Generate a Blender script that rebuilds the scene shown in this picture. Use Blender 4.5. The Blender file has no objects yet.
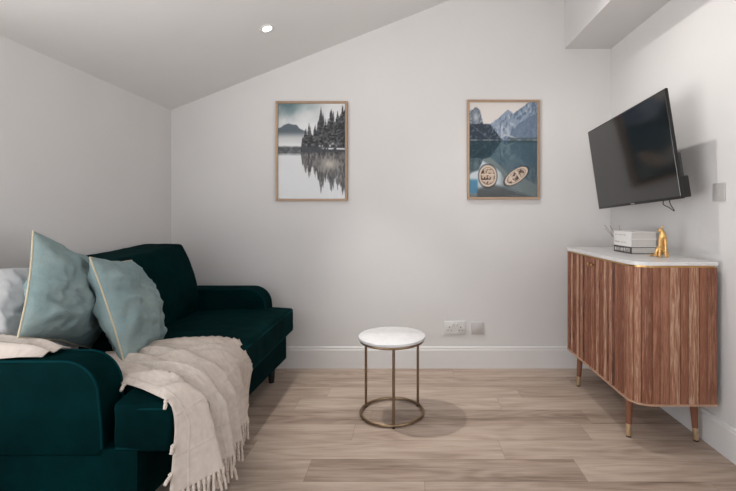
import bpy, bmesh, math, random
import numpy as np
from mathutils import Vector, Matrix, noise
random.seed(7)
C = bpy.context.scene.collection
PI = math.pi

# ------------------------------------------------------------------ helpers
def lin(c):
    return tuple(((v/255)/12.92 if v/255 <= .04045 else ((v/255+.055)/1.055)**2.4) for v in c)

def link(o, parent=None):
    C.objects.link(o)
    if parent: o.parent = parent
    return o

def wloc(o):
    v = Vector((0, 0, 0))
    while o:
        v += o.location; o = o.parent
    return v

def tag(o, label, cat, group=None):
    o['label'] = label; o['category'] = cat
    if group: o['group'] = group
    return o

def thing(name, label, cat, loc, group=None):
    o = bpy.data.objects.new(name, None); o.empty_display_size = .05
    o.location = loc; link(o)
    return tag(o, label, cat, group)

def obj(name, bm, mat, parent=None, local=False, smooth=40, label=None, origin=None):
    """link a bmesh (given in world coordinates unless local) as ONE mesh object"""
    me = bpy.data.meshes.new(name)
    if parent and not local:
        bmesh.ops.translate(bm, verts=bm.verts, vec=-wloc(parent))
    if origin is not None:
        bmesh.ops.translate(bm, verts=bm.verts, vec=-Vector(origin))
    bmesh.ops.recalc_face_normals(bm, faces=bm.faces)
    if smooth:
        lim = math.radians(smooth)
        for f in bm.faces: f.smooth = True
        for e in bm.edges:
            if len(e.link_faces) == 2: e.smooth = e.calc_face_angle(0) < lim
    bm.to_mesh(me); bm.free()
    me.materials.append(mat)
    o = bpy.data.objects.new(name, me)
    if origin is not None: o.location = origin
    if label: o['label'] = label
    return link(o, parent)

def struct(name, bm, mat, parent=None, smooth=0):
    o = obj(name, bm, mat, parent, smooth=smooth)
    if not parent: o['kind'] = 'structure'
    return o

def box(bm, x0, x1, y0, y1, z0, z1, bevel=0, seg=2):
    r = bmesh.ops.create_cube(bm, size=1)
    for v in r['verts']:
        v.co = Vector(((x0+x1)/2+v.co.x*(x1-x0), (y0+y1)/2+v.co.y*(y1-y0), (z0+z1)/2+v.co.z*(z1-z0)))
    if bevel:
        es = list({e for v in r['verts'] for e in v.link_edges})
        bmesh.ops.bevel(bm, geom=es, offset=bevel, segments=seg, profile=.5, affect='EDGES')
    return bm

def B(*a, **k): return box(bmesh.new(), *a, **k)

def prism(bm, pts, axis, a, b, bevel=0, seg=3):
    """extrude a closed 2D outline along an axis ('y': pts are (x,z); 'z': (x,y); 'x': (y,z))"""
    def P(p, t):
        return {'y': (p[0], t, p[1]), 'z': (p[0], p[1], t), 'x': (t, p[0], p[1])}[axis]
    va = [bm.verts.new(P(p, a)) for p in pts]; vb = [bm.verts.new(P(p, b)) for p in pts]
    n = len(pts)
    fs = [bm.faces.new(va), bm.faces.new(vb[::-1])]
    for i in range(n): bm.faces.new((va[i], va[(i+1) % n], vb[(i+1) % n], vb[i]))
    if bevel:
        es = list({e for f in fs for e in f.edges})
        bmesh.ops.bevel(bm, geom=es, offset=bevel, segments=seg, profile=.5, affect='EDGES')
    return bm

def tube(bm, pts, r, n=8, closed=False, cap=True):
    pts = [Vector(p) for p in pts]; m = len(pts)
    rs = r if isinstance(r, (list, tuple)) else [r]*m
    rings = []; prev = None
    for i, p in enumerate(pts):
        if closed: t = pts[(i+1) % m]-pts[i-1]
        else: t = pts[min(i+1, m-1)]-pts[max(i-1, 0)]
        if t.length < 1e-9: t = Vector((0, 0, 1))
        t.normalize()
        if prev is None:
            a = Vector((0, 0, 1)) if abs(t.z) < .9 else Vector((1, 0, 0))
            u = t.cross(a).normalized()
        else:
            u = (prev-t*prev.dot(t))
            u = u.normalized() if u.length > 1e-6 else t.cross(Vector((0, 0, 1))).normalized()
        prev = u; w = t.cross(u)
        rings.append([bm.verts.new(p+(u*math.cos(2*PI*k/n)+w*math.sin(2*PI*k/n))*rs[i]) for k in range(n)])
    for i in range(m if closed else m-1):
        A, Bq = rings[i], rings[(i+1) % m]
        for k in range(n): bm.faces.new((A[k], A[(k+1) % n], Bq[(k+1) % n], Bq[k]))
    if cap and not closed:
        bm.faces.new(rings[0][::-1]); bm.faces.new(rings[-1])
    return bm

def lathe(bm, prof, c=(0, 0), n=32):
    """prof: (r,z) from bottom to top, about a vertical axis at c"""
    rings = []
    for r, z in prof:
        if r < 1e-6: rings.append([bm.verts.new((c[0], c[1], z))])
        else: rings.append([bm.verts.new((c[0]+r*math.cos(2*PI*k/n), c[1]+r*math.sin(2*PI*k/n), z)) for k in range(n)])
    for A, Bq in zip(rings, rings[1:]):
        for k in range(n):
            k2 = (k+1) % n
            if len(A) == 1 and len(Bq) == 1: continue
            if len(A) == 1: bm.faces.new((A[0], Bq[k2], Bq[k]))
            elif len(Bq) == 1: bm.faces.new((A[k], A[k2], Bq[0]))
            else: bm.faces.new((A[k], A[k2], Bq[k2], Bq[k]))
    if len(rings[0]) > 1: bm.faces.new(rings[0][::-1])
    if len(rings[-1]) > 1: bm.faces.new(rings[-1])
    return bm

def cr(p0, p1, p2, p3, t):
    return .5*((2*p1)+(p2-p0)*t+(2*p0-5*p1+4*p2-p3)*t*t+(3*p1-p0-3*p2+p3)*t*t*t)

def spline(pts, n, closed=False):
    pts = [Vector(p) for p in pts]; m = len(pts); out = []
    segs = m if closed else m-1
    for i in range(segs):
        g = (lambda k: pts[k % m]) if closed else (lambda k: pts[min(max(k, 0), m-1)])
        for k in range(n): out.append(cr(g(i-1), g(i), g(i+1), g(i+2), k/n))
    if not closed: out.append(pts[-1].copy())
    return out

def soft(bm, voxel=.012, it=8, post=None):
    """melt overlapping boxes into one soft upholstered volume"""
    me = bpy.data.meshes.new('tmp'); bm.to_mesh(me); bm.free()
    o = bpy.data.objects.new('tmp', me); C.objects.link(o)
    r = o.modifiers.new('r', 'REMESH'); r.mode = 'VOXEL'; r.voxel_size = voxel
    s = o.modifiers.new('s', 'SMOOTH'); s.iterations = it; s.factor = .5
    dg = bpy.context.evaluated_depsgraph_get()
    m2 = bpy.data.meshes.new_from_object(o.evaluated_get(dg))
    bpy.data.objects.remove(o); bpy.data.meshes.remove(me)
    b2 = bmesh.new(); b2.from_mesh(m2); bpy.data.meshes.remove(m2)
    if post:
        for v in b2.verts: v.co = post(v.co)
    return b2

# ------------------------------------------------------------------ materials
class NT:
    def __init__(s, name):
        s.m = bpy.data.materials.new(name); s.m.use_nodes = True
        s.t = s.m.node_tree; s.p = s.t.nodes['Principled BSDF']
    def n(s, kind, **kw):
        nd = s.t.nodes.new(kind)
        for k, v in kw.items(): setattr(nd, k, v)
        return nd
    def l(s, a, b): s.t.links.new(a, b)
    def math(s, op, a, b=None, c=None):
        nd = s.n('ShaderNodeMath', operation=op)
        for i, v in enumerate((a, b, c)):
            if v is None: continue
            if isinstance(v, (int, float)): nd.inputs[i].default_value = v
            else: s.l(v, nd.inputs[i])
        return nd.outputs[0]
    def ramp(s, fac, stops):
        nd = s.n('ShaderNodeValToRGB'); e = nd.color_ramp.elements
        while len(e) < len(stops): e.new(.5)
        for el, (p, c) in zip(e, stops): el.position = p; el.color = (*lin(c), 1)
        s.l(fac, nd.inputs[0]); return nd.outputs[0]
    def noise(s, scale, detail=3, vec=None, rough=.5):
        nd = s.n('ShaderNodeTexNoise'); nd.inputs['Scale'].default_value = scale
        nd.inputs['Detail'].default_value = detail; nd.inputs['Roughness'].default_value = rough
        if vec is not None: s.l(vec, nd.inputs['Vector'])
        return nd.outputs['Fac']
    def coord(s, scale=(1, 1, 1)):
        tc = s.n('ShaderNodeTexCoord'); mp = s.n('ShaderNodeMapping')
        mp.inputs['Scale'].default_value = scale; s.l(tc.outputs['Object'], mp.inputs['Vector'])
        return mp.outputs['Vector']
    def bump(s, h, strength=.2, dist=.002):
        b = s.n('ShaderNodeBump'); b.inputs['Strength'].default_value = strength
        b.inputs['Distance'].default_value = dist
        s.l(h, b.inputs['Height']); s.l(b.outputs[0], s.p.inputs['Normal'])
    def set(s, **kw):
        for k, v in kw.items(): s.p.inputs[k.replace('_', ' ')].default_value = v
        return s

def plain(name, rgb, rough=.5, metal=0, spec=.5, var=.06, scale=60, bump=0, **kw):
    """paint / metal / cloth with a little procedural variation"""
    s = NT(name); v = s.coord()
    f = s.noise(scale, 3, v)
    lo = tuple(max(0, c*(1-var)) for c in rgb); hi = tuple(min(255, c*(1+var)) for c in rgb)
    s.l(s.ramp(f, [(.3, lo), (.7, hi)]), s.p.inputs['Base Color'])
    s.set(Roughness=rough, Metallic=metal, Specular_IOR_Level=spec)
    if bump: s.bump(f, bump)
    for k, x in kw.items(): s.p.inputs[k].default_value = x
    return s.m

def emit(name, rgb, power):
    s = NT(name); s.set(Emission_Strength=power)
    s.p.inputs['Emission Color'].default_value = (*lin(rgb), 1)
    s.p.inputs['Base Color'].default_value = (*lin(rgb), 1)
    return s.m

M = {}
M['wall'] = plain('wall_paint', (216, 214, 213), .75, spec=.2, var=.006, scale=3)
M['ceil'] = plain('ceiling_paint', (230, 229, 228), .85, spec=.1, var=.006, scale=3)
M['skirt'] = plain('skirting_gloss', (220, 218, 217), .4, spec=.4, var=.004, scale=4)
M['plastic'] = plain('white_plastic', (214, 212, 210), .4, spec=.4, var=.01)
M['plate_grey'] = plain('brushed_plate', (196, 193, 191), .42, metal=.25, var=.02, scale=200)
M['dark'] = plain('dark_slot', (104, 101, 99), .7, var=.05)
M['black'] = plain('black_plastic', (24, 23, 23), .42, spec=.4, var=.05)
M['black_soft'] = plain('charcoal_plastic', (58, 56, 55), .5, spec=.4, var=.05)
M['brass'] = plain('satin_brass', (188, 150, 98), .32, metal=.95, var=.05)
M['bronze'] = plain('brushed_bronze', (142, 120, 96), .36, metal=.9, var=.05)
M['pale_brass'] = plain('pale_brass', (206, 180, 146), .35, metal=.85, var=.04)
M['gold'] = plain('gold_paint', (222, 178, 112), .36, metal=.55, var=.12, scale=90)
M['marble'] = None
s = NT('white_marble'); v = s.coord()
f = s.noise(5, 6, v, .6)
s.l(s.ramp(f, [(.38, (215, 214, 214)), (.5, (219, 218, 218)), (.54, (212, 211, 212)), (.6, (219, 218, 218))]), s.p.inputs['Base Color'])
s.set(Roughness=.25, Specular_IOR_Level=.4); M['marble'] = s.m

def velvet(name, deep, nap, sheen, tint, crease=.25, cd=.004, cs=26):
    s = NT(name); v = s.coord()
    f = s.noise(4, 5, v, .65)
    s.l(s.ramp(f, [(.3, deep), (.72, nap)]), s.p.inputs['Base Color'])
    s.set(Roughness=.85, Specular_IOR_Level=.03)
    s.p.inputs['Sheen Weight'].default_value = sheen
    s.p.inputs['Sheen Roughness'].default_value = .35
    s.p.inputs['Sheen Tint'].default_value = (*lin(tint), 1)
    s.bump(s.noise(cs, 4, v), crease, cd)
    return s.m
M['teal'] = velvet('teal_velvet', (0, 18, 19), (1, 36, 37), .06, (0, 110, 112))
M['teal_pipe'] = velvet('teal_piping', (3, 38, 41), (5, 50, 54), .1, (40, 120, 122))
M['mist'] = velvet('mist_blue_velvet', (106, 126, 130), (146, 160, 156), .30, (180, 200, 210), .5, .02, 11)
M['white_cloth'] = plain('white_cotton', (224, 222, 224), .9, spec=.1, var=.03, scale=30, bump=.15)
M['cord'] = plain('cream_piping', (186, 174, 150), .8, spec=.1, var=.06, scale=300)
M['fringe'] = plain('cream_yarn', (200, 187, 176), .95, spec=.05, var=.08, scale=150, bump=.3)

s = NT('cream_weave')                                   # throw: raised windowpane ribs in the weave
uv = s.n('ShaderNodeUVMap'); sp = s.n('ShaderNodeSeparateXYZ'); s.l(uv.outputs[0], sp.inputs[0])
def rib(c, per):
    t = s.math('FRACT', s.math('DIVIDE', c, per))
    d = s.math('ABSOLUTE', s.math('SUBTRACT', t, .5))
    return s.math('MAXIMUM', s.math('SUBTRACT', 1, s.math('MULTIPLY', d, per/.006)), 0)
h = s.math('MAXIMUM', rib(sp.outputs[0], .115), rib(sp.outputs[1], .115))
fine = s.noise(900, 2, uv.outputs[0])
s.bump(s.math('ADD', s.math('MULTIPLY', h, .8), s.math('MULTIPLY', fine, .15)), .45, .004)
s.l(s.ramp(s.noise(40, 3, uv.outputs[0]), [(.3, (184, 171, 161)), (.7, (198, 186, 176))]), s.p.inputs['Base Color'])
s.set(Roughness=.95, Specular_IOR_Level=.05); M['throw'] = s.m

def wood(name, tones, grain=(18, 18, 1.2), rough=.5, per_island=True, gs=6):
    s = NT(name); v = s.coord(grain)
    geo = s.n('ShaderNodeNewGeometry')
    off = s.n('ShaderNodeVectorMath', operation='ADD'); s.l(v, off.inputs[0])
    cmb = s.n('ShaderNodeCombineXYZ'); r = geo.outputs['Random Per Island'] if per_island else 0.3
    for i in range(3):
        if per_island: s.l(s.math('MULTIPLY', r, 37+11*i), cmb.inputs[i])
    s.l(cmb.outputs[0], off.inputs[1])
    g = s.noise(gs, 5, off.outputs[0], .6)
    t = s.math('ADD', s.math('MULTIPLY', r, .95), s.math('MULTIPLY', g, .75))
    t = s.math('SUBTRACT', t, .36)
    n = len(tones)
    s.l(s.ramp(t, [(i/(n-1), c) for i, c in enumerate(tones)]), s.p.inputs['Base Color'])
    s.set(Roughness=rough, Specular_IOR_Level=.3); s.bump(g, .12, .002)
    return s.m
M['stave'] = wood('acacia_stave', [(82, 52, 40), (138, 88, 66), (114, 72, 55), (164, 116, 92), (130, 82, 62), (152, 104, 82), (192, 158, 132), (142, 92, 70), (180, 140, 114)], grain=(26, 26, 1.6))
M['leg_wood'] = wood('turned_leg_wood', [(104, 66, 49), (130, 86, 65), (146, 100, 78)])
M['core'] = plain('dark_core', (70, 42, 32), .7, var=.1)
M['trim_wood'] = plain('pale_edge_wood', (176, 140, 116), .55, var=.08, scale=30)
M['oak_frame'] = wood('oak_frame_wood', [(150, 124, 102), (172, 146, 122), (186, 160, 136)], grain=(8, 8, 8), gs=9)

# ---- floor boards
s = NT('oak_floor_boards'); tc = s.n('ShaderNodeTexCoord'); sp = s.n('ShaderNodeSeparateXYZ'); s.l(tc.outputs['Object'], sp.inputs[0])
ry = s.math('DIVIDE', s.math('ADD', sp.outputs[1], .018), .163)
row = s.math('FLOOR', ry)
w1 = s.n('ShaderNodeTexWhiteNoise', noise_dimensions='1D'); s.l(row, w1.inputs['W'])
roff = s.math('MULTIPLY', w1.outputs['Value'], 5.0)                 # joint offset of each row of boards
for r_, x_ in ((18, .307), (17, -.10), (16, -.48), (15, -.63), (14, -.20), (13, .88), (12, .43), (11, -.423), (10, .066)):
    hit = s.math('COMPARE', row, r_, .3)
    roff = s.math('ADD', s.math('MULTIPLY', roff, s.math('SUBTRACT', 1, hit)), s.math('MULTIPLY', hit, 8-x_/1.15))
rx = s.math('ADD', s.math('DIVIDE', sp.outputs[0], 1.15), roff)
col = s.math('FLOOR', rx)
cb = s.n('ShaderNodeCombineXYZ'); s.l(col, cb.inputs[0]); s.l(row, cb.inputs[1])
w2 = s.n('ShaderNodeTexWhiteNoise', noise_dimensions='2D'); s.l(cb.outputs[0], w2.inputs['Vector'])
ident = w2.outputs['Value']
gv = s.n('ShaderNodeCombineXYZ')
s.l(s.math('ADD', s.math('MULTIPLY', sp.outputs[0], 1.1), s.math('MULTIPLY', ident, 50)), gv.inputs[0])
s.l(s.math('ADD', s.math('MULTIPLY', sp.outputs[1], 11), s.math('MULTIPLY', ident, 31)), gv.inputs[1])
g1 = s.noise(1.5, 6, gv.outputs[0], .62)
gv2 = s.n('ShaderNodeCombineXYZ')
s.l(s.math('ADD', s.math('MULTIPLY', sp.outputs[0], 3.0), s.math('MULTIPLY', ident, 90)), gv2.inputs[0])
s.l(s.math('MULTIPLY', sp.outputs[1], 70), gv2.inputs[1])
g2 = s.noise(2.0, 4, gv2.outputs[0], .6)
gv3 = s.n('ShaderNodeCombineXYZ')
s.l(s.math('ADD', s.math('MULTIPLY', sp.outputs[0], .9), s.math('MULTIPLY', ident, 70)), gv3.inputs[0])
s.l(s.math('ADD', s.math('MULTIPLY', sp.outputs[1], 5.5), s.math('MULTIPLY', ident, 13)), gv3.inputs[1])
g3 = s.math('MULTIPLY', s.math('SINE', s.math('MULTIPLY', s.noise(1.0, 1.5, gv3.outputs[0], .4), 85)), .5)   # cathedral figure
tone = s.math('ADD', s.math('MULTIPLY', ident, .24), s.math('ADD', s.math('MULTIPLY', g1, .84), s.math('ADD', s.math('MULTIPLY', g2, .30), s.math('MULTIPLY', g3, .075))))
c1 = s.ramp(s.math('SUBTRACT', tone, .12), [(.24, (96, 80, 69)), (.42, (139, 121, 108)), (.58, (165, 147, 133)), (.80, (187, 170, 156))])
fy = s.math('ABSOLUTE', s.math('SUBTRACT', s.math('FRACT', ry), .5)); fx = s.math('ABSOLUTE', s.math('SUBTRACT', s.math('FRACT', rx), .5))
seam = s.math('MAXIMUM', s.math('GREATER_THAN', fy, .493), s.math('GREATER_THAN', fx, .4990))
mix = s.n('ShaderNodeMix', data_type='RGBA'); s.l(s.math('MULTIPLY', seam, .45), mix.inputs[0]); s.l(c1, mix.inputs[6]); mix.inputs[7].default_value = (*lin((96, 76, 64)), 1)
s.l(mix.outputs[2], s.p.inputs['Base Color'])
s.set(Roughness=.5, Specular_IOR_Level=.3); s.bump(s.math('SUBTRACT', g2, s.math('MULTIPLY', seam, 2)), .12, .002); M['floor'] = s.m

s = NT('print_paper'); at = s.n('ShaderNodeVertexColor', layer_name='print'); s.l(at.outputs[0], s.p.inputs['Base Color'])
s.set(Roughness=.6, Specular_IOR_Level=.2); M['print'] = s.m
s = NT('picture_glass'); gl = s.n('ShaderNodeBsdfGlossy'); gl.inputs['Roughness'].default_value = .06
tr = s.n('ShaderNodeBsdfTransparent'); mx = s.n('ShaderNodeMixShader'); fr = s.n('ShaderNodeFresnel'); fr.inputs[0].default_value = 1.14
s.l(fr.outputs[0], mx.inputs[0]); s.l(tr.outputs[0], mx.inputs[1]); s.l(gl.outputs[0], mx.inputs[2])
s.l(mx.outputs[0], s.t.nodes['Material Output'].inputs['Surface']); M['glass'] = s.m
s = NT('tv_screen'); s.p.inputs['Base Color'].default_value = (*lin((10, 10, 11)), 1)
s.set(Roughness=.12, Specular_IOR_Level=.85); M['screen'] = s.m
M['lamp'] = emit('downlight_lens', (255, 250, 240), 14)

# ------------------------------------------------------------------ the room
XL, XR, YB, YF = -1.664, 1.425, 3.09, -2.3
SL = .394
def cz(x): return 1.81+SL*(x-XL)
ZBH, XBH = 2.24, 1.10
bm = B(XL-.1, XR+.1, YF-.1, YB+.1, -.1, 0); struct('floor', bm, M['floor'])
bm = prism(bmesh.new(), [(XL-.1, 0), (XR+.1, 0), (XR+.1, 3.2), (XL-.1, 3.2)], 'y', YB, YB+.1); struct('wall_back', bm, M['wall'])
bm = bmesh.new()                                         # right wall, unseen window beside the camera added to light the left wall
vy0, vy1, vz0, vz1 = -.5, .62, .45, 2.05
box(bm, XR, XR+.1, vy1, YB, 0, 3.2); box(bm, XR, XR+.1, YF, vy0, 0, 3.2)
box(bm, XR, XR+.1, vy0, vy1, 0, vz0); box(bm, XR, XR+.1, vy0, vy1, vz1, 3.2); struct('wall_right', bm, M['wall'])
bm = bmesh.new()                                         # left wall, a tall window near the camera's end
wy0, wy1, wz0, wz1 = -.55, 1.3, .3, 1.75
box(bm, XL-.1, XL, wy1, YB, 0, 2.0); box(bm, XL-.1, XL, YF, wy0, 0, 2.0)
box(bm, XL-.1, XL, wy0, wy1, 0, wz0); box(bm, XL-.1, XL, wy0, wy1, wz1, 2.0); struct('wall_left', bm, M['wall'])
bm = bmesh.new()                                         # rear wall behind the camera with glazed doors
rx0, rx1, rz1 = -1.62, -.45, 2.06
box(bm, XL-.1, rx0, YF-.1, YF, 0, 3.2); box(bm, rx1, XR+.1, YF-.1, YF, 0, 3.2); box(bm, rx0, rx1, YF-.1, YF, rz1, 3.2)
struct('wall_rear', bm, M['wall'])
bm = prism(bmesh.new(), [(XL-.1, cz(XL-.1)), (XBH+.06, cz(XBH+.06)), (XBH+.06, cz(XBH+.06)+.1), (XL-.1, cz(XL-.1)+.1)], 'y', YF-.1, YB+.05)
struct('ceiling', bm, M['ceil'])
bm = B(XBH, XR+.05, YF-.05, YB+.05, ZBH, 3.15); struct('trim_1', bm, M['wall'])
def skirt(name, prof_axis, flip, a, b, at):
    h = .15; d = .016
    pr = [(0, 0), (d, 0), (d, h-.022), (d-.004, h-.018), (d-.004, h-.006), (d-.009, h), (0, h)]
    if prof_axis == 'back':
        bm = prism(bmesh.new(), [(at-p[0], p[1]) for p in pr], 'x', a, b)
    else:
        bm = prism(bmesh.new(), [(at+flip*p[0], p[1]) for p in pr], 'y', a, b)
    struct(name, bm, M['skirt'])
skirt('baseboard_back', 'back', 1, XL, XR, YB)
skirt('baseboard_right', 'side', -1, YF, YB, XR)
skirt('baseboard_left', 'side', 1, YF, YB, XL)
bm = bmesh.new()                                         # rear glazed doors: frame of four rails and a mullion
for a, b, c, d in ((rx0, rx0+.05, 0, rz1), (rx1-.05, rx1, 0, rz1), (-1.06, -1.01, .06, rz1-.05), (rx0+.05, rx1-.05, 0, .06), (rx0+.05, rx1-.05, rz1-.05, rz1)):
    box(bm, a, b, YF-.08, YF-.02, c, d)
struct('door_1', bm, M['plastic'])
bm = bmesh.new()
for a, b, c, d in ((wy0, wy0+.05, wz0, wz1), (wy1-.05, wy1, wz0, wz1), (wy0+.05, wy1-.05, wz0, wz0+.05), (wy0+.05, wy1-.05, wz1-.05, wz1)):
    box(bm, XL-.08, XL-.03, a, b, c, d)
struct('window_1', bm, M['plastic'])
bm = bmesh.new()
for a, b, c, d in ((vy0, vy0+.05, vz0, vz1), (vy1-.05, vy1, vz0, vz1), (vy0+.05, vy1-.05, vz0, vz0+.05), (vy0+.05, vy1-.05, vz1-.05, vz1)):
    box(bm, XR+.03, XR+.08, a, b, c, d)
struct('added_window', bm, M['plastic'])  # frame of the window added on the right for fill light

# ------------------------------------------------------------------ downlights
dn = Vector((SL, 0, -1)).normalized()
def downlight(x, y, label, power, cone):
    p = Vector((x, y, cz(x)))
    t = thing('downlight', label, 'ceiling light', p, 'recessed ceiling downlights')
    rot = dn.to_track_quat('-Z', 'Y').to_matrix().to_4x4()
    bm = lathe(bmesh.new(), [(.027, -.001), (.034, -.006), (.043, -.006), (.046, -.002), (.046, .004), (.027, .004)], n=40)
    bmesh.ops.transform(bm, matrix=rot, verts=bm.verts); obj('bezel', bm, M['plastic'], t, local=True)
    bm = lathe(bmesh.new(), [(0, -.003), (.022, -.003), (.026, -.001), (.026, .003), (0, .003)], n=32)
    bmesh.ops.transform(bm, matrix=rot, verts=bm.verts); obj('lens', bm, M['lamp'], t, local=True, label='glowing lens')
    ld = bpy.data.lights.new('downlight_bulb', 'SPOT'); ld.energy = power; ld.shadow_soft_size = .022
    ld.spot_size = math.radians(cone); ld.spot_blend = .9; ld.color = (1, .96, .91)
    lo = bpy.data.objects.new('downlight_bulb', ld); lo.location = p+dn*.035; lo.rotation_euler = dn.to_track_quat('-Z', 'Y').to_euler(); link(lo)
downlight(-.811, 2.53, 'small round recessed ceiling downlight above the green sofa', 84, 58)
downlight(.37, 2.10, 'recessed ceiling downlight in the higher part of the sloped ceiling, beyond the top edge', 44, 118)

# ------------------------------------------------------------------ framed prints
def vnoise(u, v, seed):
    rs = np.random.RandomState(seed); g = rs.rand(64, 64)
    iu = np.floor(u).astype(int); iv = np.floor(v).astype(int); fu = u-iu; fv = v-iv
    fu = fu*fu*(3-2*fu); fv = fv*fv*(3-2*fv)
    a = g[iu % 64, iv % 64]; b = g[(iu+1) % 64, iv % 64]; c = g[iu % 64, (iv+1) % 64]; d = g[(iu+1) % 64, (iv+1) % 64]
    return (a*(1-fu)+b*fu)*(1-fv)+(c*(1-fu)+d*fu)*fv
def fbm(u, v, f, seed, o=4):
    t = 0; a = .5
    for i in range(o): t = t+a*vnoise(u*f, v*f, seed+i); a *= .5; f *= 2.1
    return t
def sm(a, b, x):
    t = np.clip((x-a)/(b-a), 0, 1); return t*t*(3-2*t)
def over(img, col, mask): return img*(1-mask[..., None])+np.array(col, float)*mask[..., None]

def art_forest(U, V):
    n = fbm(U, V*1.4, 5, 3); n2 = fbm(U, V*1.4, 26, 9, 3)
    img = np.zeros(U.shape+(3,)); img[:] = (222, 223, 224)
    top = sm(.70, 1.0, V+.25*(n-.45)-.12*U)
    img = over(img, (92, 116, 120), top*sm(.95, .1, U)*.95)
    img = over(img, (214, 214, 214), sm(.08, .0, np.abs(V-.80-.18*U))*.5)
    mt = .74+.05*np.exp(-((U-.15)/.09)**2)+.025*np.exp(-((U-.27)/.05)**2)-.20*np.maximum(0, U-.27)+.02*(n2-.45)
    img = over(img, (96, 106, 114), sm(-.006, .008, mt-V)*sm(.60, .72, V)*sm(.5, .36, U))
    img = over(img, (198, 199, 198), sm(.70, .60, V)*sm(.56, .62, V)*.7)
    rs = np.random.RandomState(5)
    def trees(Vv, k, base):
        m = np.zeros(U.shape)
        rs = np.random.RandomState(5)
        prof = lambda u: np.interp(u, [.3, .38, .46, .52, .58, .63, .7, .78, .86, .95, 1], [.60, .70, .80, .74, .80, .965, .84, .94, .90, .985, .97])
        for i in range(95):
            c = .36+.68*rs.rand()**.9; hgt = base+(prof(c)-base)*(.62+.38*rs.rand())*k
            w = .026+.026*rs.rand()
            for cc, hh in ((c, hgt),):
                half = w*np.clip((hh-Vv)/.22, 0, 1)**.8*(1+.0*U)*(.55+.9*fbm(U+i, Vv*3, 30, 40+i % 7, 2))
                m = np.maximum(m, sm(.004, -.004, np.abs(U-cc)-half)*(Vv < hh)*(Vv > base-.03))
        for c, hh in ((.46, .80), (.40, .73), (.635, .965), (.79, .945), (.95, .985), (.55, .78), (.88, .93)):
            hh = base+(hh-base)*k
            half = .046*np.clip((hh-Vv)/.25, 0, 1)**.85*(.55+.9*fbm(U, Vv*3, 34, 60, 2))
            m = np.maximum(m, sm(.004, -.004, np.abs(U-c)-half)*(Vv < hh)*(Vv > base-.03))
        return m
    t = trees(V, 1, .52); shade = fbm(U, V*2, 40, 70, 3)
    colr = 44+84*np.clip(shade*1.7-.42, 0, 1)
    tcol = np.stack([colr, colr+1, colr+4], -1)
    img = img*(1-t[..., None])+tcol*t[..., None]
    img = over(img, (205, 205, 206), sm(.56, .66, n2)*sm(.05, .0, np.abs(V-.56))*sm(.5, .62, U))
    shore = sm(.055, .03, np.abs(V-.505-.02*(n-.5)))
    img = over(img, (70, 74, 78), shore*np.clip(.55+.9*n2, 0, 1)*.9)
    img = over(img, (212, 212, 213), sm(.012, .004, np.abs(V-.535+.01*U))*sm(.62, .7, U)*sm(.42, .5, n2+.1))
    Vm = .99-V
    r = trees(Vm+.015*(n2-.45), .93, .52)*(V < .49)
    rc = 52+96*np.clip(fbm(U*2, V, 30, 90, 3)*1.6-.35, 0, 1)
    rcol = np.stack([rc, rc*.98, rc*.98], -1); k = (r*.88)[..., None]
    img = img*(1-k)+rcol*k
    glow = np.exp(-((U-.76)/.13)**2-((V-.365)/.06)**2)*(V < .5)
    img = over(img, (196, 188, 178), glow*.85)
    img = over(img, (216, 218, 221), ((V < .48)*(1-r))*.4)
    return img

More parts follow.
